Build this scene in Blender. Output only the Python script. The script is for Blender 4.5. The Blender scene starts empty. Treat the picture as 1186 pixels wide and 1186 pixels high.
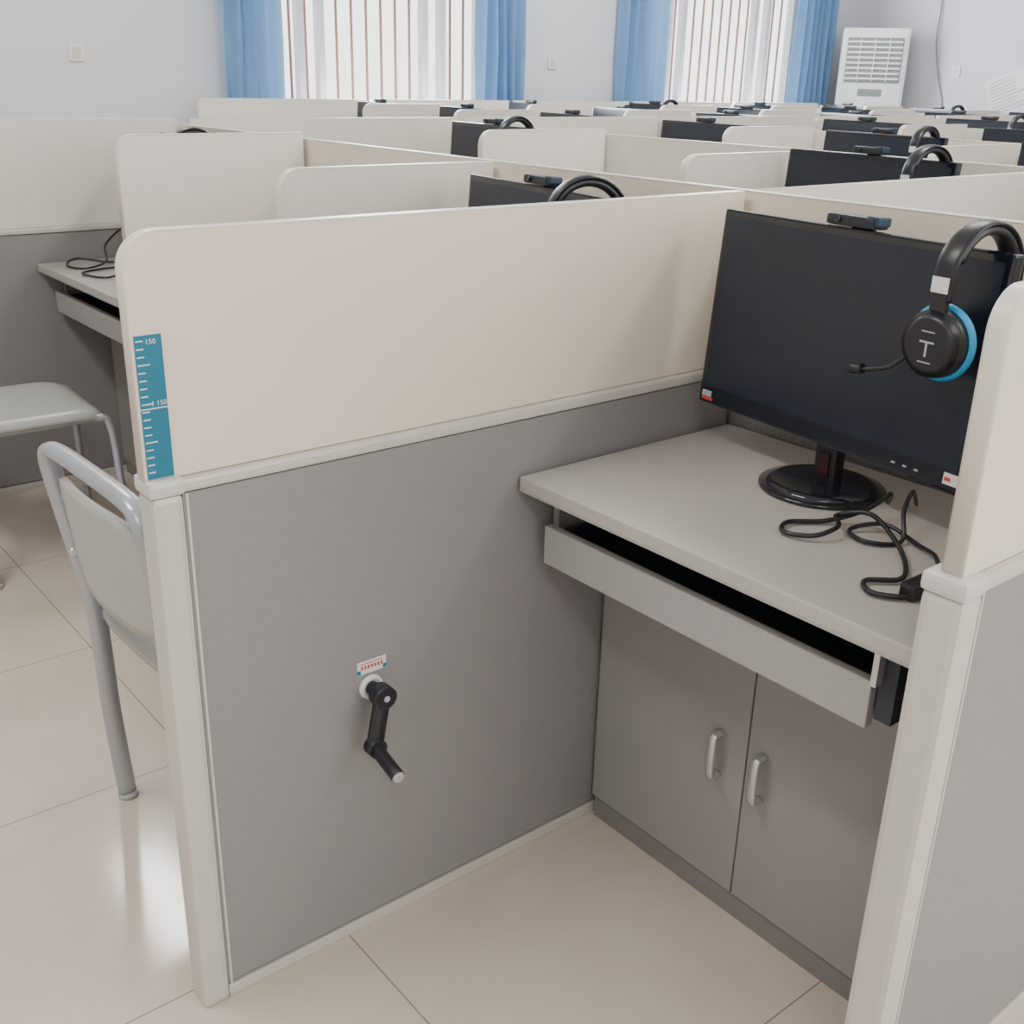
import bpy, bmesh, math, random
from mathutils import Vector, Matrix
random.seed(4)
SC=bpy.context.scene.collection
# ---------------- dimensions ----------------
R,T,L=.86,1.167,1.105
YD,YC,YE=.5955,.80,.567
PITCH=L+.05
ZD=.75
# ---------------- materials ----------------
def mat(name,col,rough=.5,metal=0,spec=.5,noise=0,nscale=40,bump=0,bscale=200,emit=None,estr=0,coat=0):
    m=bpy.data.materials.new(name); m.use_nodes=True
    nt=m.node_tree; b=nt.nodes['Principled BSDF']
    b.inputs['Base Color'].default_value=(*col,1); b.inputs['Roughness'].default_value=rough
    b.inputs['Metallic'].default_value=metal; b.inputs['Specular IOR Level'].default_value=spec
    b.inputs['Coat Weight'].default_value=coat
    tc=nt.nodes.new('ShaderNodeTexCoord')
    if noise:
        n=nt.nodes.new('ShaderNodeTexNoise'); n.inputs['Scale'].default_value=nscale; n.inputs['Detail'].default_value=4
        nt.links.new(tc.outputs['Object'],n.inputs['Vector'])
        r=nt.nodes.new('ShaderNodeMapRange'); r.inputs['From Min'].default_value=.25; r.inputs['From Max'].default_value=.75
        r.inputs['To Min'].default_value=1-noise; r.inputs['To Max'].default_value=1+noise
        nt.links.new(n.outputs['Fac'],r.inputs['Value'])
        mx=nt.nodes.new('ShaderNodeVectorMath'); mx.operation='SCALE'; mx.inputs[0].default_value=col
        nt.links.new(r.outputs[0],mx.inputs['Scale']); nt.links.new(mx.outputs[0],b.inputs['Base Color'])
    if bump:
        n2=nt.nodes.new('ShaderNodeTexNoise'); n2.inputs['Scale'].default_value=bscale
        nt.links.new(tc.outputs['Object'],n2.inputs['Vector'])
        bp=nt.nodes.new('ShaderNodeBump'); bp.inputs['Strength'].default_value=bump; bp.inputs['Distance'].default_value=.002
        nt.links.new(n2.outputs['Fac'],bp.inputs['Height']); nt.links.new(bp.outputs[0],b.inputs['Normal'])
    if emit: b.inputs['Emission Color'].default_value=(*emit,1); b.inputs['Emission Strength'].default_value=estr
    return m
M={}
M['gray']=mat('gray_laminate',(.275,.265,.265),.42,noise=.07,nscale=300)
M['cream']=mat('cream_board',(.80,.72,.60),.42,noise=.012,nscale=6)
M['creamw']=mat('off_white_board',(.78,.75,.68),.42,noise=.012,nscale=6)
M['edge']=mat('cream_edge',(.80,.76,.67),.35)
M['alu']=mat('champagne_aluminium',(.62,.60,.545),.35,metal=.1,noise=.02,nscale=20)
M['cap']=mat('cap_plastic',(.64,.63,.60),.35)
M['desk']=mat('desk_laminate',(.46,.435,.41),.33,noise=.05,nscale=260)
M['door']=mat('door_laminate',(.31,.30,.285),.42,noise=.05,nscale=300)
M['drawer']=mat('drawer_laminate',(.37,.36,.35),.42,noise=.05,nscale=260)
M['kick']=mat('kick_board',(.23,.22,.21),.5,noise=.05)
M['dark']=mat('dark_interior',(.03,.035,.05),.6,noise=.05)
M['silver']=mat('brushed_silver',(.62,.62,.62),.3,metal=.7,noise=.02)
M['black']=mat('black_plastic',(.014,.015,.02),.35,noise=.05)
M['blackg']=mat('black_gloss',(.008,.011,.018),.12,coat=.3)
M['screen']=mat('lcd_screen',(.012,.018,.032),.30,spec=.45)
M['blue']=mat('headset_blue',(.02,.34,.68),.35)
M['dblue']=mat('webcam_dark_blue',(.012,.04,.07),.35)
M['white']=mat('white_plastic',(.75,.75,.74),.4,noise=.01)
M['beige']=mat('beige_plastic',(.62,.59,.52),.4,noise=.01)
M['red']=mat('red_print',(.6,.06,.05),.5)
M['dred']=mat('dark_red',(.035,.006,.008),.4)
M['teal']=mat('teal_sticker',(.008,.17,.27),.35)
M['plast']=mat('chair_plastic',(.44,.45,.43),.38,noise=.03)
M['chmet']=mat('chair_metal',(.43,.46,.50),.3,metal=.4)
M['wall']=mat('wall_paint',(.68,.69,.73),.8,noise=.02,nscale=2,bump=.05)
M['ceil']=mat('ceiling_paint',(.8,.8,.8),.9,noise=.01)
M['frame']=mat('window_frame_white',(.72,.74,.78),.35)
M['bars']=mat('rusty_bars',(.34,.19,.15),.5,noise=.1)
M['acw']=mat('ac_white',(.80,.81,.78),.4)
M['acg']=mat('ac_grey',(.42,.44,.44),.4)
M['vent']=mat('ac_vent_dark',(.22,.24,.25),.5)
M['ext']=mat('exterior_glow_wall',(.8,.8,.8),.9,noise=.05,nscale=1,emit=(1,1,1),estr=.9)  # emission puts the overexposed daylight into the wall itself
M['lamp']=mat('lamp_diffuser',(.9,.9,.9),.5,emit=(1,.98,.95),estr=3)
def curtain_mat():
    m=mat('curtain_blue',(.24,.42,.68),.8,noise=.06,nscale=15)
    nt=m.node_tree; b=nt.nodes['Principled BSDF']; tr=nt.nodes.new('ShaderNodeBsdfTranslucent'); tr.inputs[0].default_value=(.32,.55,.82,1)
    mx=nt.nodes.new('ShaderNodeMixShader'); mx.inputs[0].default_value=.4
    o=nt.nodes['Material Output']; nt.links.new(b.outputs[0],mx.inputs[1]); nt.links.new(tr.outputs[0],mx.inputs[2]); nt.links.new(mx.outputs[0],o.inputs[0])
    return m
M['curtain']=curtain_mat()
def tile_mat():
    m=bpy.data.materials.new('floor_tiles'); m.use_nodes=True; nt=m.node_tree; b=nt.nodes['Principled BSDF']
    g=nt.nodes.new('ShaderNodeNewGeometry'); sep=nt.nodes.new('ShaderNodeSeparateXYZ'); nt.links.new(g.outputs['Position'],sep.inputs[0])
    def seam(out,off):
        a=nt.nodes.new('ShaderNodeMath'); a.operation='SUBTRACT'; a.inputs[1].default_value=off; nt.links.new(sep.outputs[out],a.inputs[0])
        p=nt.nodes.new('ShaderNodeMath'); p.operation='PINGPONG'; p.inputs[1].default_value=.2975; nt.links.new(a.outputs[0],p.inputs[0])
        l=nt.nodes.new('ShaderNodeMath'); l.operation='LESS_THAN'; l.inputs[1].default_value=.0014; nt.links.new(p.outputs[0],l.inputs[0]); return l
    s1=seam('X',-.05); s2=seam('Y',.257)
    mx=nt.nodes.new('ShaderNodeMath'); mx.operation='MAXIMUM'; nt.links.new(s1.outputs[0],mx.inputs[0]); nt.links.new(s2.outputs[0],mx.inputs[1])
    n=nt.nodes.new('ShaderNodeTexNoise'); n.inputs['Scale'].default_value=5; n.inputs['Detail'].default_value=6; nt.links.new(g.outputs['Position'],n.inputs['Vector'])
    cr=nt.nodes.new('ShaderNodeValToRGB'); cr.color_ramp.elements[0].position=.3; cr.color_ramp.elements[1].position=.7
    cr.color_ramp.elements[0].color=(.62,.535,.445,1); cr.color_ramp.elements[1].color=(.67,.59,.50,1); nt.links.new(n.outputs['Fac'],cr.inputs[0])
    mc=nt.nodes.new('ShaderNodeMix'); mc.data_type='RGBA'; nt.links.new(mx.outputs[0],mc.inputs[0]); nt.links.new(cr.outputs[0],mc.inputs[6]); mc.inputs[7].default_value=(.30,.25,.19,1)
    nt.links.new(mc.outputs[2],b.inputs['Base Color']); b.inputs['Roughness'].default_value=.12; b.inputs['Specular IOR Level'].default_value=.5
    return m
M['tile']=tile_mat()
# ---------------- mesh builder ----------------
class B:
    def __init__(s): s.bm=bmesh.new(); s.mats=[]
    def mi(s,k):
        if k not in s.mats: s.mats.append(k)
        return s.mats.index(k)
    def _fin(s,faces,k,smooth=False):
        i=s.mi(k)
        for f in faces: f.material_index=i; f.smooth=smooth
    def box(s,a,b,k,bev=0):
        vs=[s.bm.verts.new((x,y,z)) for x in (a[0],b[0]) for y in (a[1],b[1]) for z in (a[2],b[2])]
        q=[(0,1,3,2),(4,6,7,5),(0,4,5,1),(2,3,7,6),(0,2,6,4),(1,5,7,3)]
        fs=[s.bm.faces.new([vs[i] for i in t]) for t in q]
        if bev:
            es=list({e for f in fs for e in f.edges})
            r=bmesh.ops.bevel(s.bm,geom=es,offset=bev,segments=2,affect='EDGES',profile=.6)
            seed=set(r['verts']); 
            fs=list({f for v in seed for f in v.link_faces})
            vs=list({v for f in fs for v in f.verts})
        s._fin(fs,k)
        return vs
    def prism(s,pts,o,u,v,n,k,smooth=False):
        o=Vector(o);u=Vector(u);v=Vector(v);n=Vector(n)
        A=[s.bm.verts.new(o+u*p[0]+v*p[1]) for p in pts]; C=[s.bm.verts.new(o+u*p[0]+v*p[1]+n) for p in pts]
        fs=[s.bm.faces.new(A[::-1]),s.bm.faces.new(C)]
        for i in range(len(pts)):
            j=(i+1)%len(pts); fs.append(s.bm.faces.new((A[i],A[j],C[j],C[i])))
        s._fin(fs,k,False); return A+C
    def cyl(s,p0,p1,r,k,seg=20,r2=None):
        p0=Vector(p0);p1=Vector(p1); r2=r if r2 is None else r2
        d=(p1-p0).normalized(); a=d.orthogonal().normalized(); b=d.cross(a)
        A=[];C=[]
        for i in range(seg):
            t=2*math.pi*i/seg; w=a*math.cos(t)+b*math.sin(t)
            A.append(s.bm.verts.new(p0+w*r)); C.append(s.bm.verts.new(p1+w*r2))
        cap=[s.bm.faces.new(A[::-1]),s.bm.faces.new(C)]; sd=[s.bm.faces.new((A[i],A[(i+1)%seg],C[(i+1)%seg],C[i])) for i in range(seg)]
        s._fin(cap,k); s._fin(sd,k,True); return A+C
    def tube(s,pts,r,k,seg=8,sub=6,flat=None):
        P=[Vector(p) for p in pts]
        if sub>1:
            Q=[]; n=len(P)
            for i in range(n-1):
                a=P[max(i-1,0)];b=P[i];c=P[i+1];d=P[min(i+2,n-1)]
                for j in range(sub):
                    t=j/sub; Q.append(.5*((2*b)+(c-a)*t+(2*a-5*b+4*c-d)*t*t+(3*b-a-3*c+d)*t**3))
            Q.append(P[-1]); P=Q
        rings=[]; d=(P[1]-P[0]).normalized(); a=d.orthogonal().normalized()
        for i,p in enumerate(P):
            d=(P[min(i+1,len(P)-1)]-P[max(i-1,0)]).normalized()
            if flat: a=Vector(flat)
            a=(a-d*d.dot(a)).normalized(); b=d.cross(a)
            ra,rb=(r if isinstance(r,tuple) else (r,r))
            rings.append([s.bm.verts.new(p+a*ra*math.cos(2*math.pi*q/seg)+b*rb*math.sin(2*math.pi*q/seg)) for q in range(seg)])
        fs=[]
        for A,C in zip(rings,rings[1:]):
            for q in range(seg): fs.append(s.bm.faces.new((A[q],A[(q+1)%seg],C[(q+1)%seg],C[q])))
        fs.append(s.bm.faces.new(rings[0][::-1])); fs.append(s.bm.faces.new(rings[-1]))
        s._fin(fs,k,True)
    def torus(s,c,n,Rr,r,k,seg=28,m=8,flat=1):
        c=Vector(c); n=Vector(n).normalized(); a=n.orthogonal().normalized(); b=n.cross(a); rings=[]
        for i in range(seg):
            t=2*math.pi*i/seg; w=a*math.cos(t)+b*math.sin(t)
            rings.append([s.bm.verts.new(c+w*(Rr+r*math.cos(2*math.pi*j/m))+n*r*flat*math.sin(2*math.pi*j/m)) for j in range(m)])
        fs=[]
        for i in range(seg):
            A=rings[i];C=rings[(i+1)%seg]
            for j in range(m): fs.append(s.bm.faces.new((A[j],A[(j+1)%m],C[(j+1)%m],C[j])))
        s._fin(fs,k,True)
    def mesh(s,name):
        bmesh.ops.recalc_face_normals(s.bm,faces=s.bm.faces[:])
        me=bpy.data.meshes.new(name); s.bm.to_mesh(me); s.bm.free()
        for k in s.mats: me.materials.append(M[k])
        return me
def obj(name,me,loc=(0,0,0),rz=0,par=None,rot=None):
    o=bpy.data.objects.new(name,me); SC.objects.link(o); o.location=loc; o.rotation_euler=rot or (0,0,rz)
    if par: o.parent=par
    return o
def single(name,fn,loc=(0,0,0),rz=0,par=None):
    b=B(); fn(b); return obj(name,b.mesh(name),loc,rz,par)
# ---------------- partitions ----------------
def part_mesh(ln,top=T,end_open=(True,False),s0=-.001,up='cream'):
    b=B(); e0=.042 if end_open[0] else 0; e1=ln-.042 if end_open[1] else ln
    b.box((-.0205,e0,.028),(.0205,e1,R-.02),'gray')
    b.box((-.0225,e0,0),(.0225,e1,.022),'alu',.003)
    b.box((-.0255,e0*.5,R-.018),(.0255,ln-(.02 if end_open[1] else 0),R),'alu',.005)
    for y0,y1,op in ((0,.042,end_open[0]),(ln-.042,ln,end_open[1])):
        if op:
            b.box((-.0255,y0,0),(.0255,y1,R-.019),'alu',.009)
            b.box((-.0275,y0-.003,R-.020),(.0275,y1+.003,R+.003),'cap',.007)
            yy=y1+.003 if y0==0 else y0-.007
            b.box((-.0228,yy,.024),(.0228,yy+.004,R-.02),'alu',.001)
    rr=.045
    pts=[(s0 if end_open[0] else 0,R+.001)]
    pts.append((ln-(s0 if end_open[1] else 0),R+.001))
    def arc(cx,cz,a0,a1,n=10): return [(cx+rr*math.cos(math.radians(a0+(a1-a0)*i/n)),cz+rr*math.sin(math.radians(a0+(a1-a0)*i/n))) for i in range(n+1)]
    if end_open[1]: pts+=arc(ln-s0-rr,top-rr,0,90)
    else: pts.append((ln,top))
    if end_open[0]: pts+=arc(s0+rr,top-rr,90,180)
    else: pts.append((0,top))
    b.prism(pts,(-.0115,0,0),(0,1,0),(0,0,1),(.023,0,0),up)
    ed=[(0,y,z) for y,z in pts[1:]]+[(0,pts[0][0],pts[0][1])]
    if not end_open[1]: ed=ed[1:]
    if not end_open[0]: ed=ed[:-1]
    b.tube(ed,(.0128,.0014),'edge',seg=8,sub=1,flat=(1,0,0))
    return b.mesh('partition_panel')
D=.747
cols_a=[D,-.025,-.74,-1.6,-2.47]; cols_b=cols_a+[-3.32,-4.16,-5.0]
longc={-.025,-2.47,-5.0}
cache={}
def pm(*a):
    if a not in cache: cache[a]=part_mesh(*a)
    return cache[a]
NR=7
for k in range(NR):
    y0=k*PITCH; cs=cols_a if k<2 else cols_b
    for c in cs:
        tp=T+(.018 if c<-1.5 else 0)
        up='cream' if (k==0 and c>-.5) else 'creamw'
        if c in longc: obj('partition_panel',pm(L-.001,tp,(k==0 or (c<-4 and k==2),False),-.001,up),(c,y0+(0.0 if k==0 else .001),0))
        else: obj('partition_panel',pm(round(L-YE-.001,4),tp,(True,False),.012,up),(c,y0+YE,0))
    x1=max(cs)+.03; x0=min(cs)-.03
    obj('partition_panel',pm(round(x1-x0,4),T,(True,True),-.001,'cream' if k==0 else 'creamw'),(x1,y0+L+.0265,0),rz=math.pi/2)
# ---------------- desks ----------------
def desk_mesh(w):
    b=B(); d0,d1=YD,L-.003
    b.box((.002,d0,ZD-.025),(w-.002,d1,ZD),'desk',.003)
    b.box((.003,d0-.0005,ZD-.0245),(w-.003,d0+.0008,ZD-.020),'drawer')
    b.box((.004,YC+.02,.05),(.022,d1-.01,ZD-.026),'door'); b.box((w-.022,YC+.02,.05),(w-.004,d1-.01,ZD-.026),'door')
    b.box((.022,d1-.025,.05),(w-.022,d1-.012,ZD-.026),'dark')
    b.box((.006,YC+.006,0),(w-.006,YC+.022,.046),'kick')
    b.box((.004,YC+.02,.046),(w-.004,d1-.012,.06),'door')
    m=w*.49
    for a,c in ((.004,m-.0015),(m+.0015,w-.004)):
        b.box((a,YC,.05),(c,YC+.018,.60),'door',.0015)
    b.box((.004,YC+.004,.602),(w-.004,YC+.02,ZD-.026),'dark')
    for hx in (m-.055,m+.034):
        b.tube([(hx,YC,.345),(hx,YC-.016,.345),(hx,YC-.022,.335),(hx,YC-.022,.275),(hx,YC-.016,.265),(hx,YC,.265)],(.0085,.005),'silver',seg=10,sub=3,flat=(1,0,0))
    b.box((.026,.632,.597),(w-.075,.648,.664),'drawer',.002)
    b.box((.032,.648,.607),(w-.08,YC-.01,.617),'drawer')
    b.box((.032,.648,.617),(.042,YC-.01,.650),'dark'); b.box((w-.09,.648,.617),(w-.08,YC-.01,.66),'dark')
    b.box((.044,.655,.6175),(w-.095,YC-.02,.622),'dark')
    b.box((.004,.670,.600),(.018,YC-.005,ZD-.026),'door')
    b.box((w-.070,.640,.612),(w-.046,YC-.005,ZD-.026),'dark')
    b.box((w-.074,.626,.662),(w-.066,.64,ZD-.026),'silver')
    return b.mesh('computer_desk')
dc={}
def cell(xl,xr,k):
    w=round(xr-xl-.052,4)
    if w not in dc: dc[w]=desk_mesh(w)
    obj('computer_desk',dc[w],(xl+.026,k*PITCH,0))
# ---------------- monitor ----------------
def mon_mesh():
    b=B(); w,h=.535,.322; z0=.080
    tilt=math.radians(4); c=Vector((0,-.02,z0)); 
    def tv(vs): bmesh.ops.transform(b.bm,matrix=Matrix.Translation(c)@Matrix.Rotation(-tilt,4,'X')@Matrix.Translation(-c),verts=vs)
    vs=b.box((-w/2,-.032,z0),(w/2,-.012,z0+h),'blackg',.004); tv(vs)
    vs=b.box((-w/2+.012,-.0328,z0+.030),(w/2-.012,-.0318,z0+h-.012),'screen'); tv(vs)
    vs=b.box((-w/2+.03,-.013,z0+.02),(w/2-.03,.006,z0+h-.03),'black',.008); tv(vs)
    vs=b.box((-.09,.004,z0+.05),(.09,.028,z0+.2),'black',.008); tv(vs)
    vs=b.box((-w/2+.008,-.0332,z0+.006),(-w/2+.034,-.0318,z0+.011),'red'); tv(vs)
    vs=b.box((-w/2+.008,-.0332,z0+.012),(-w/2+.030,-.0318,z0+.022),'acg'); tv(vs)
    vs=b.box((w/2-.032,-.0332,z0+.010),(w/2-.008,-.0318,z0+.026),'white'); tv(vs)
    vs=b.box((w/2-.030,-.0336,z0+.015),(w/2-.020,-.0318,z0+.020),'red'); tv(vs)
    for i in range(3):
        vs=b.box((w/2-.12+i*.020,-.0333,z0+.013),(w/2-.114+i*.020,-.0318,z0+.0155),'acg'); tv(vs)
    b.box((-.022,.0,.01),(.022,.022,z0+.09),'black',.005)
    b.box((-.010,-.003,.02),(.010,.001,.06),'dred',.001)
    b.cyl((0,.0,.0005),(0,.0,.006),.098,'blackg',48); b.cyl((0,.0,.006),(0,.0,.014),.098,'blackg',48,.075)
    vs=b.box((-.055,-.030,z0+h+.001),(.035,.006,z0+h+.018),'black',.006); tv(vs)
    vs=b.box((.018,-.027,z0+h+.006),(.042,.0,z0+h+.020),'dblue',.003); tv(vs)
    vs=b.box((-.03,.0,z0+h-.03),(.01,.010,z0+h+.01),'black',.003); tv(vs)
    vs=b.cyl((-.03,-.031,z0+h+.010),(-.03,-.034,z0+h+.010),.005,'blackg',12); tv(vs)
    return b.mesh('computer_monitor')
MON=mon_mesh()
def head_mesh():
    b=B(); r=.072
    arc=[(-r,0,-.095)]+[(-r*math.cos(math.radians(a)),0,-r+ r*math.sin(math.radians(a))*1.0) for a in range(0,181,15)]+[(r,0,-.095)]
    b.tube(arc,(.017,.004),'black',seg=12,sub=3,flat=(0,1,0))
    ra=r-.008; b.tube([(-ra*math.cos(math.radians(a)),0,-r+ra*math.sin(math.radians(a))) for a in range(25,156,10)],(.015,.0085),'black',seg=12,sub=2,flat=(0,1,0))
    for s in (-1,1):
        x=s*r
        b.box((x-.005,-.012,-.118),(x+.005,.012,-.062),'black',.003)
        b.box((x+s*.0052-.0010,-.0122,-.084),(x+s*.0052+.0010,.0122,-.064),'white')
        b.tube([(x,-.034,-.148),(x,-.029,-.122),(x,0,-.110),(x,.029,-.122),(x,.034,-.148)],(.005,.005),'black',seg=8,sub=4)
        cz=-.150
        b.cyl((x-s*.014,0,cz),(x+s*.006,0,cz),.046,'black',36,.044); b.cyl((x+s*.006,0,cz),(x+s*.013,0,cz),.044,'black',36,.032)
        b.torus((x-s*.017,0,cz),(1,0,0),.0425,.009,'blue',36,8,.8)
        b.torus((x-s*.025,0,cz),(1,0,0),.035,.0105,'black',32,10,.75)
        b.cyl((x-s*.024,0,cz),(x-s*.014,0,cz),.034,'black',24)
    f=-r-.0135
    b.box((f,-.0015,-.166),(f+.0008,.0015,-.146),'acg'); b.box((f,-.011,-.148),(f+.0008,.011,-.1455),'acg'); b.box((f,-.010,-.134),(f+.0008,.010,-.1325),'acg'); b.box((f,-.010,-.174),(f+.0008,.010,-.1725),'acg')
    b.tube([(-r-.004,.034,-.172),(-r-.008,.055,-.192),(-r-.008,.085,-.202),(-r-.006,.105,-.206)],.003,'black',seg=8)
    b.cyl((-r-.006,.100,-.205),(-r-.006,.122,-.209),.007,'black',12)
    return b.mesh('headset')
HEAD=head_mesh()
for k in range(NR):
    cs=sorted(cols_a if k<2 else cols_b)
    for xl,xr in zip(cs,cs[1:]):
        cell(xl,xr,k)
        xm=(xl+xr)/2
        if k<2 and abs(xl+1.6)<.01: continue
        if k==0 and abs(xl+.025)<.01:
            obj('computer_monitor',MON,(.322,.952,ZD+.0005),rz=math.radians(-7.0))
            obj('headset',HEAD,(.536,.920,1.186),rz=math.radians(84)); continue
        yy=k*PITCH+.955+random.uniform(-.01,.01)
        rz=math.radians(random.uniform(-9,-4)); sz=1.0 if k==0 else 1.07
        if k==1 and abs(xl+.74)<.01: xm-=.045; yy-=.02
        o=obj('computer_monitor',MON,(xm,yy,ZD+.0005),rz=rz); o.scale=(1,1,sz)
        if (k,round(xl,2)) in ((0,-.74),(0,-2.47),(1,-.74),(1,-2.47),(2,-.74),(2,-1.6)) or (k>2 and random.random()<.2):
            dx=.2; obj('headset',HEAD,(xm+dx,yy-.03+math.tan(rz)*dx,1.186+(sz-1)*.4),rz=math.radians((66 if k==0 and xl>-1 else 84)+random.uniform(-8,8)))
def cab(b):
    z=ZD+.0062
    b.tube([(.43,.97,z),(.455,.93,z+.03),(.45,.88,z+.015),(.42,.83,z),(.39,.78,z),(.41,.745,z),(.45,.76,z+.004),(.46,.80,z+.012),(.43,.84,z+.01),(.47,.86,z+.02),(.53,.83,z+.01),(.575,.79,z),(.60,.74,z),(.575,.70,z),(.60,.675,z),(.635,.70,z),(.64,.73,z+.006)],.0036,'black',seg=8)
    b.tube([(.46,1.0,z),(.49,.93,z+.045),(.51,.88,z+.03),(.53,.85,z),(.50,.81,z),(.46,.83,z),(.49,.87,z+.008),(.55,.86,z),(.60,.82,z+.01),(.63,.78,z),(.645,.745,z+.006)],.0032,'black',seg=8)
    b.tube([(.64,.97,z+.08),(.62,.92,z+.04),(.625,.86,z),(.65,.82,z),(.645,.775,z+.004)],.0028,'black',seg=8)
    b.box((.622,.70,z-.004),(.645,.775,z+.016),'black',.004)
single('black_cables',cab)
def cab2(b):
    z=ZD+.006
    b.tube([(-2.3,.98,z),(-2.3,.86,z),(-2.33,.78,z),(-2.38,.70,z+.01),(-2.32,.65,z),(-2.24,.68,z),(-2.28,.76,z+.01),(-2.38,.80,z+.05),(-2.41,.90,z+.10),(-2.35,1.0,z+.06)],.0035,'black')
    b.tube([(-2.25,.95,z),(-2.22,.8,z),(-2.2,.70,z),(-2.15,.64,z),(-2.05,.68,z),(-2.1,.78,z+.01)],.0035,'black')
single('black_cables',cab2)
# ---------------- crank handle ----------------
def crank(b):
    b.cyl((0,0,0),(.006,0,0),.021,'white',32,.020); b.torus((.005,0,0),(1,0,0),.016,.003,'white',28,8)
    b.cyl((.004,0,0),(.045,0,0),.0115,'black',20)
    d=Vector((.006,-.020,-.080)); o=Vector((.036,0,0))
    b.cyl(o+Vector((-.010,0,0)),o+Vector((.012,0,0)),.0185,'black',24); 
    b.tube([o+Vector((.002,0,.004)),o+d*.5,o+d],(.015,.009),'black',seg=12,sub=3,flat=(0,1,0))
    e=o+d; b.cyl(e+Vector((-.008,0,0)),e+Vector((.012,0,0)),.0155,'black',20)
    b.tube([e,e+Vector((.025,-.001,-.006)),e+Vector((.068,-.002,-.017))],.0110,'black',seg=14,sub=3)
    b.cyl(e+Vector((.068,-.002,-.017)),e+Vector((.072,-.002,-.018)),.0105,'acg',16,.008)
    b.cyl(o+Vector((.012,0,0)),o+Vector((.014,0,0)),.005,'acg',14)
single('crank_handle',crank,(-.0040,.311,.462))
def lab(b):
    b.box((0,-.026,-.011),(.0008,.026,.011),'white')
    for s in (-1,1): b.box((.0008,s*.023-.003,-.010),(.0011,s*.023+.003,-.003),'teal'); 
    for i in range(7): b.box((.0008,-.019+i*.0058,-.003),(.0011,-.0155+i*.0058,.003),'red')
    b.box((.0008,-.02,.006),(.0011,.02,.0075),'red')
single('instruction_label',lab,(-.0042,.315,.497))
# ---------------- ruler sticker ----------------
def text_mesh(s,size):
    c=bpy.data.curves.new('txt','FONT'); c.body=s; c.size=size; c.extrude=.0001
    o=bpy.data.objects.new('txt',c); SC.objects.link(o); dg=bpy.context.evaluated_depsgraph_get(); dg.update()
    me=bpy.data.meshes.new_from_object(o.evaluated_get(dg)); bpy.data.objects.remove(o); me.materials.clear(); me.materials.append(M['white']); return me
def ruler(b):
    b.box((0,0,0),(.0006,.034,.182),'teal')
    for i in range(18):
        z=.008+i*.0098; ln=.015 if i%5==4 else .009
        b.box((.0006,.0015,z),(.0009,.0015+ln,z+.0016),'white')
    b.box((.0006,.0,.090),(.0009,.034,.0915),'white')
rul=single('height_ruler_sticker',ruler,(-.025+.0122,.003,R+.004))
for s,z in (('150',.171),('1 150',.094)):
    obj('ruler_digits',text_mesh(s,.009),(.0008,.013,z),par=rul,rot=(math.pi/2,0,math.pi/2))
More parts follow.
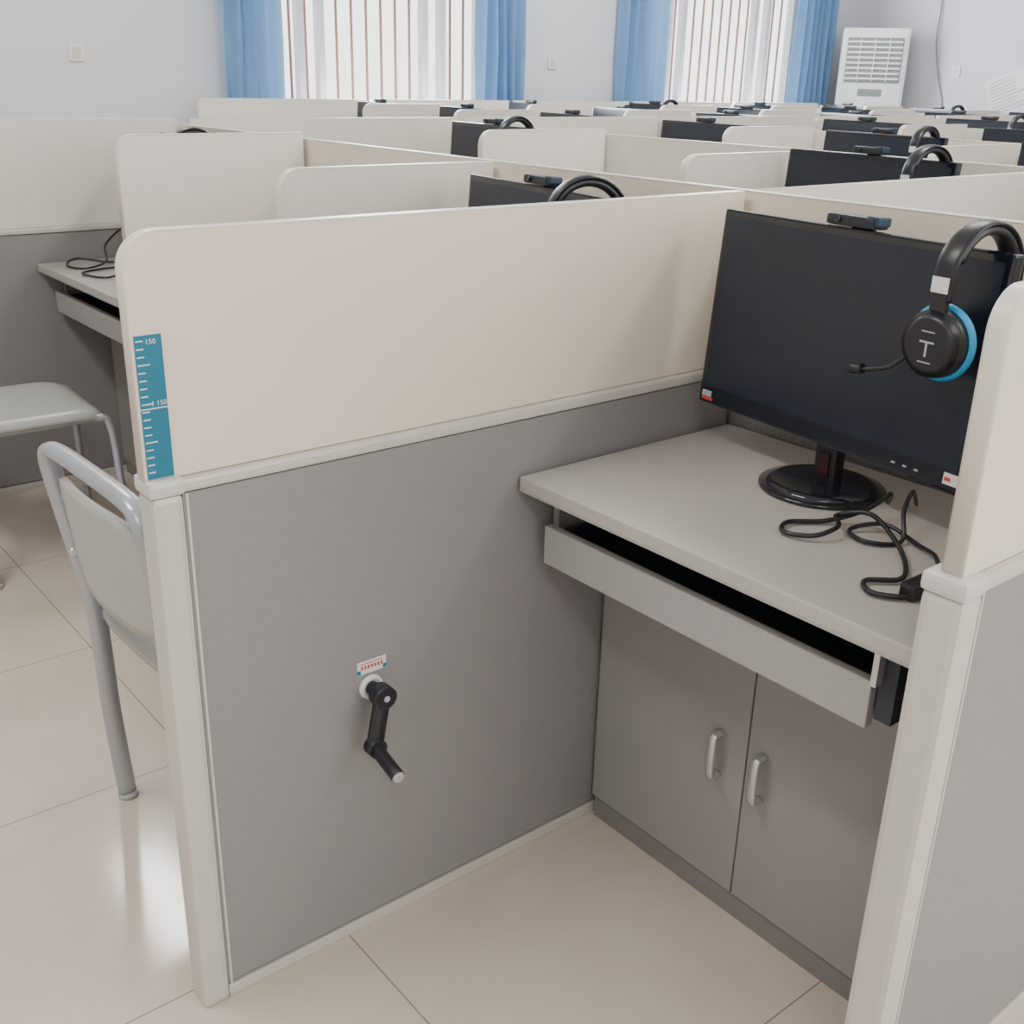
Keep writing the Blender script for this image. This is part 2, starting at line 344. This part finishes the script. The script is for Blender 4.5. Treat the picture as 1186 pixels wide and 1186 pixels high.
# ---------------- chairs ----------------
def chair_mesh():
    b=B()
    hoop=[(-.215,-.17,.0),(-.203,-.185,.20),(-.182,-.198,.44),(-.190,-.222,.61),(-.195,-.235,.70),(-.182,-.241,.742),(-.14,-.243,.757),(0,-.244,.760),(.14,-.243,.757),(.182,-.241,.742),(.195,-.235,.70),(.190,-.222,.61),(.182,-.198,.44),(.203,-.185,.20),(.215,-.17,.0)]
    b.tube(hoop,(.018,.012),'chmet',seg=12,sub=5,flat=(0,1,0))
    for s in (-1,1):
        b.tube([(s*.178,-.19,.425),(s*.18,.0,.425),(s*.18,.15,.425),(s*.185,.195,.40),(s*.20,.205,.2),(s*.215,.22,.0)],(.013,.011),'chmet',seg=12,sub=5,flat=(1,0,0))
        b.cyl((s*.215,-.17,0),(s*.2145,-.171,.012),.019,'acg',16); b.cyl((s*.215,.22,0),(s*.214,.219,.012),.018,'acg',16)
    b.tube([(-.18,.10,.42),(0,.10,.415),(.18,.10,.42)],.009,'chmet',seg=10,sub=3)
    b.tube([(-.18,-.12,.42),(0,-.12,.415),(.18,-.12,.42)],.009,'chmet',seg=10,sub=3)
    def shell(fn,nu,nv,th,k,nrm):
        top=[[b.bm.verts.new(fn(i/nu,j/nv)) for j in range(nv+1)] for i in range(nu+1)]
        bot=[[b.bm.verts.new(Vector(fn(i/nu,j/nv))-Vector(nrm)*th) for j in range(nv+1)] for i in range(nu+1)]
        fs=[]
        for i in range(nu):
            for j in range(nv):
                fs.append(b.bm.faces.new((top[i][j],top[i+1][j],top[i+1][j+1],top[i][j+1])))
                fs.append(b.bm.faces.new((bot[i][j],bot[i][j+1],bot[i+1][j+1],bot[i+1][j])))
        for i in range(nu):
            fs.append(b.bm.faces.new((top[i][0],bot[i][0],bot[i+1][0],top[i+1][0]))); fs.append(b.bm.faces.new((top[i][nv],top[i+1][nv],bot[i+1][nv],bot[i][nv])))
        for j in range(nv):
            fs.append(b.bm.faces.new((top[0][j],top[0][j+1],bot[0][j+1],bot[0][j]))); fs.append(b.bm.faces.new((top[nu][j],bot[nu][j],bot[nu][j+1],top[nu][j+1])))
        b._fin(fs,k,True)
    def sq(u,v,hx,hy,n=5):
        a=2*u-1;c=2*v-1; m=max(abs(a),abs(c))
        if m<1e-6: return 0,0
        l=(abs(a)**n+abs(c)**n)**(1/n); s=m/l
        return a*s*hx,c*s*hy
    def seat(u,v):
        x,y=sq(u,v,.205,.205); q=(abs(x)/.205)**2; f=max(0,(y-.10)/.105)
        e=max(abs(2*u-1),abs(2*v-1)); 
        return (x,y,.447+.010*q-.022*f*f-(.016 if e>.99 else 0)+ .012*max(0,(-y-.1)/.1))
    shell(seat,18,18,.014,'plast',(0,0,1))
    def back(u,v):
        x,z=sq(u,v,.172,.105); z+=.612; q=(x/.18)**2
        return (x,-.250+.02*q+(.76-z)*.10,z)
    shell(back,16,12,.010,'plast',(0,1,0))
    for s in (-1,1):
        for z in (.56,.66): b.cyl((s*.165,-.228,z),(s*.192,-.222,z),.006,'silver',10)
    return b.mesh('chair')
CH=chair_mesh()
obj('chair',CH,(-.388,.285,0),rz=math.radians(2))
obj('chair',CH,(-1.93,.345,0),rz=math.radians(-2))
obj('chair',CH,(-.40,.285+PITCH,0))
# ---------------- room ----------------
XW,XE,YS,YN,H=-5.25,4.0,-3.2,8.87,3.1
def bx(name,a,b_,k,bev=0): return single(name,lambda b:b.box(a,b_,k,bev))
bx('floor',(XW-.2,YS-.2,-.1),(XE+.2,YN+.2,0),'tile')
bx('ceiling',(XW-.2,YS-.2,H),(XE+.2,YN+.2,H+.1),'ceil')
bx('wall_north',(XW-.2,YN,0),(XE+.2,YN+.2,H),'wall')
bx('wall_south',(XW-.2,YS-.2,0),(XE+.2,YS,H),'wall')
bx('wall_east',(XE,YS,0),(XE+.2,YN,H),'wall')
wins=[(2.80,4.60),(6.05,8.05)]; Z0,Z1=.95,2.55
def ww(b):
    ys=[YS]+[v for w in wins for v in w]+[YN]
    for i in range(0,len(ys),2): b.box((XW-.2,ys[i],0),(XW,ys[i+1],H),'wall')
    for a,c in wins:
        b.box((XW-.2,a,0),(XW,c,Z0),'wall'); b.box((XW-.2,a,Z1),(XW,c,H),'wall')
single('wall_west',ww)
for i,(a,c) in enumerate(wins):
    def wf(b):
        x0,x1=XW-.13,XW-.07
        b.box((x0,a+.001,Z0+.001),(x1,a+.07,Z1-.001),'frame',.004); b.box((x0,c-.07,Z0+.001),(x1,c-.001,Z1-.001),'frame',.004)
        b.box((x0,a+.07,Z0+.001),(x1,c-.07,Z0+.06),'frame',.004); b.box((x0,a+.07,Z1-.06),(x1,c-.07,Z1-.001),'frame',.004)
        for f in (.20,.28,.72,.80):
            y=a+(c-a)*f; b.box((x0+.01,y-.024,Z0+.06),(x1+.01,y+.024,Z1-.06),'frame',.004)
        b.box((x0+.01,a+.07,2.1),(x1,c-.07,2.16),'frame',.004)
        n=int((c-a)/.11)
        for q in range(1,n):
            y=a+(c-a)*q/n; b.cyl((XW-.17,y,Z0+.002),(XW-.17,y,Z1-.002),.009,'bars',8)
        for z in (1.15,2.2): b.box((XW-.176,a+.01,z-.012),(XW-.164,c-.01,z+.012),'bars')
        b.box((XW-.06,a+.002,Z0+.0005),(XW-.001,c-.002,Z0+.012),'frame')
    single('window_%d'%(i+1),wf)
def curtain(y0,y1,name='curtain'):
    def fn(b):
        n=90; zs=[.82,1.1,1.5,2.0,2.5,2.75]; G=[]
        ph=random.random()*6
        for z in zs:
            row=[]
            for i in range(n+1):
                u=i/n; y=y0+(y1-y0)*u; 
                x=XW+.075+.032*math.sin(u*(y1-y0)*72+ph+.4*math.sin(z*2+u*5))+.01*math.sin(u*31+z*3)
                row.append(b.bm.verts.new((x,y+.012*math.sin(z*3+u*9),z)))
            G.append(row)
        fs=[b.bm.faces.new((A[i],A[i+1],C[i+1],C[i])) for A,C in zip(G,G[1:]) for i in range(n)]
        b._fin(fs,'curtain',True)
    return single(name,fn)
for y0,y1 in ((2.57,2.97),(4.44,4.84),(5.78,6.27),(7.86,8.42)): curtain(y0,y1)
for a,c in ((2.4,5.0),(5.6,8.6)):
    single('curtain_rod',lambda b:(b.cyl((XW+.075,a,2.78),(XW+.075,c,2.78),.014,'silver',12),b.box((XW+.0,a+.05,2.76),(XW+.08,a+.07,2.80),'silver'),b.box((XW+.0,c-.07,2.76),(XW+.08,c-.05,2.80),'silver')))
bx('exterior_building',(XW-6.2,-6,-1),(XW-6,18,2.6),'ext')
def plate(b):
    b.box((0,-.043,-.043),(.010,.043,.043),'white',.003); b.box((.010,-.02,-.028),(.013,.02,.028),'beige',.001)
single('light_switch',plate,(XW,1.745,1.405)); single('wall_outlet',plate,(XW,5.17,1.44)); 
single('wall_outlet',plate,(-4.22,YN,1.467),rz=-math.pi/2)
single('wall_cable',lambda b:b.tube([(-4.47,YN-.006,2.9),(-4.49,YN-.006,2.4),(-4.44,YN-.02,2.0),(-4.43,YN-.03,1.7),(-4.36,YN-.02,1.4),(-4.30,YN-.006,1.2),(-4.30,YN-.006,.9)],.006,'vent'))
def poster(b):
    b.box((-.19,-.004,-.16),(.19,0,.16),'white')
    for i in range(10):
        w=random.uniform(.10,.16); b.box((-.16,-.005,.13-i*.028),(-.16+2*w,-.004,.14-i*.028),'acg')
o=single('wall_poster',poster,(-3.70,YN-.001,1.30)); o.rotation_euler=(0,math.radians(-22),0)
def ac(b):
    b.box((-.28,-.17,0),(.28,.17,.06),'acg',.01)
    b.box((-.28,-.17,.06),(.28,.17,1.80),'acw',.03)
    b.box((-.23,-.178,1.36),(.23,-.168,1.72),'vent',.006)
    for i in range(8): b.box((-.225,-.190,1.385+i*.042),(.225,-.176,1.401+i*.042),'acw',.003)
    for x in (-.12,0,.12): b.box((x-.004,-.192,1.37),(x+.004,-.188,1.71),'acw')
    b.box((-.10,-.174,1.25),(.10,-.169,1.31),'vent',.003)
    b.box((.02,-.173,.95),(.20,-.169,1.12),'white')
    b.box((.04,-.1745,1.06),(.18,-.1725,1.10),'teal')
    for i in range(10): b.box((-.22,-.175,.15+i*.04),(.22,-.169,.165+i*.04),'acg')
single('air_conditioner',ac,(-4.81,8.50,0),rz=math.radians(36))
# ---------------- lights ----------------
lp=[(-3.6,1.2),(-3.6,5.2),(-.6,-.8),(-.6,2.6),(-.6,6.2),(2.3,-1.2),(2.3,2.2),(2.3,5.8)]
for x,y in lp:
    single('ceiling_light',lambda b:(b.box((-.62,-.16,0),(.62,.16,.05),'white',.006),b.box((-.58,-.12,-.004),(.58,.12,.001),'lamp')),(x,y,H-.051))
    l=bpy.data.lights.new('ceiling_lamp','AREA'); l.shape='RECTANGLE'; l.size=1.2; l.size_y=.3; l.energy=42 if x<2 else 30; l.color=(1,.97,.93)
    lo=bpy.data.objects.new('ceiling_lamp',l); SC.objects.link(lo); lo.location=(x,y,H-.07)
def area(loc,rot,sx,sy,e,col,name):
    l=bpy.data.lights.new(name,'AREA'); l.shape='RECTANGLE'; l.size=sx; l.size_y=sy; l.energy=e; l.color=col
    o=bpy.data.objects.new(name,l); SC.objects.link(o); o.location=loc; o.rotation_euler=rot
for a,c in wins: area((XW+.20,(a+c)/2,1.8),(0,math.radians(-90),0),1.5,c-a-.9,100,(.90,.95,1),'window_daylight')
area((XE-.1,1.5,1.9),(0,math.radians(90),0),1.6,5,95,(1,.98,.95),'east_fill_light')  # added fill lamp lighting the +X panel faces; the east wall has no window
w=bpy.data.worlds.new('world'); bpy.context.scene.world=w; w.use_nodes=True
bg=w.node_tree.nodes['Background']; bg.inputs[0].default_value=(.94,.97,1,1); bg.inputs[1].default_value=3.2
# ---------------- camera ----------------
yaw,pit,rol,f=2.4534,.3800,.0255,1265.45
h=Vector((math.cos(yaw),math.sin(yaw),0)); F=Vector((h.x*math.cos(pit),h.y*math.cos(pit),-math.sin(pit)))
r0=Vector((h.y,-h.x,0)); u0=r0.cross(F); r=r0*math.cos(rol)+u0*math.sin(rol); u=u0*math.cos(rol)-r0*math.sin(rol)
cam=bpy.data.cameras.new('camera'); co=bpy.data.objects.new('camera',cam); SC.objects.link(co)
m=Matrix((( r.x,u.x,-F.x,1.2682),(r.y,u.y,-F.y,-.4588),(r.z,u.z,-F.z,1.3459),(0,0,0,1)))
co.matrix_world=m; cam.sensor_width=36; cam.lens=f/1186*36; cam.clip_start=.02; cam.clip_end=100
bpy.context.scene.camera=co
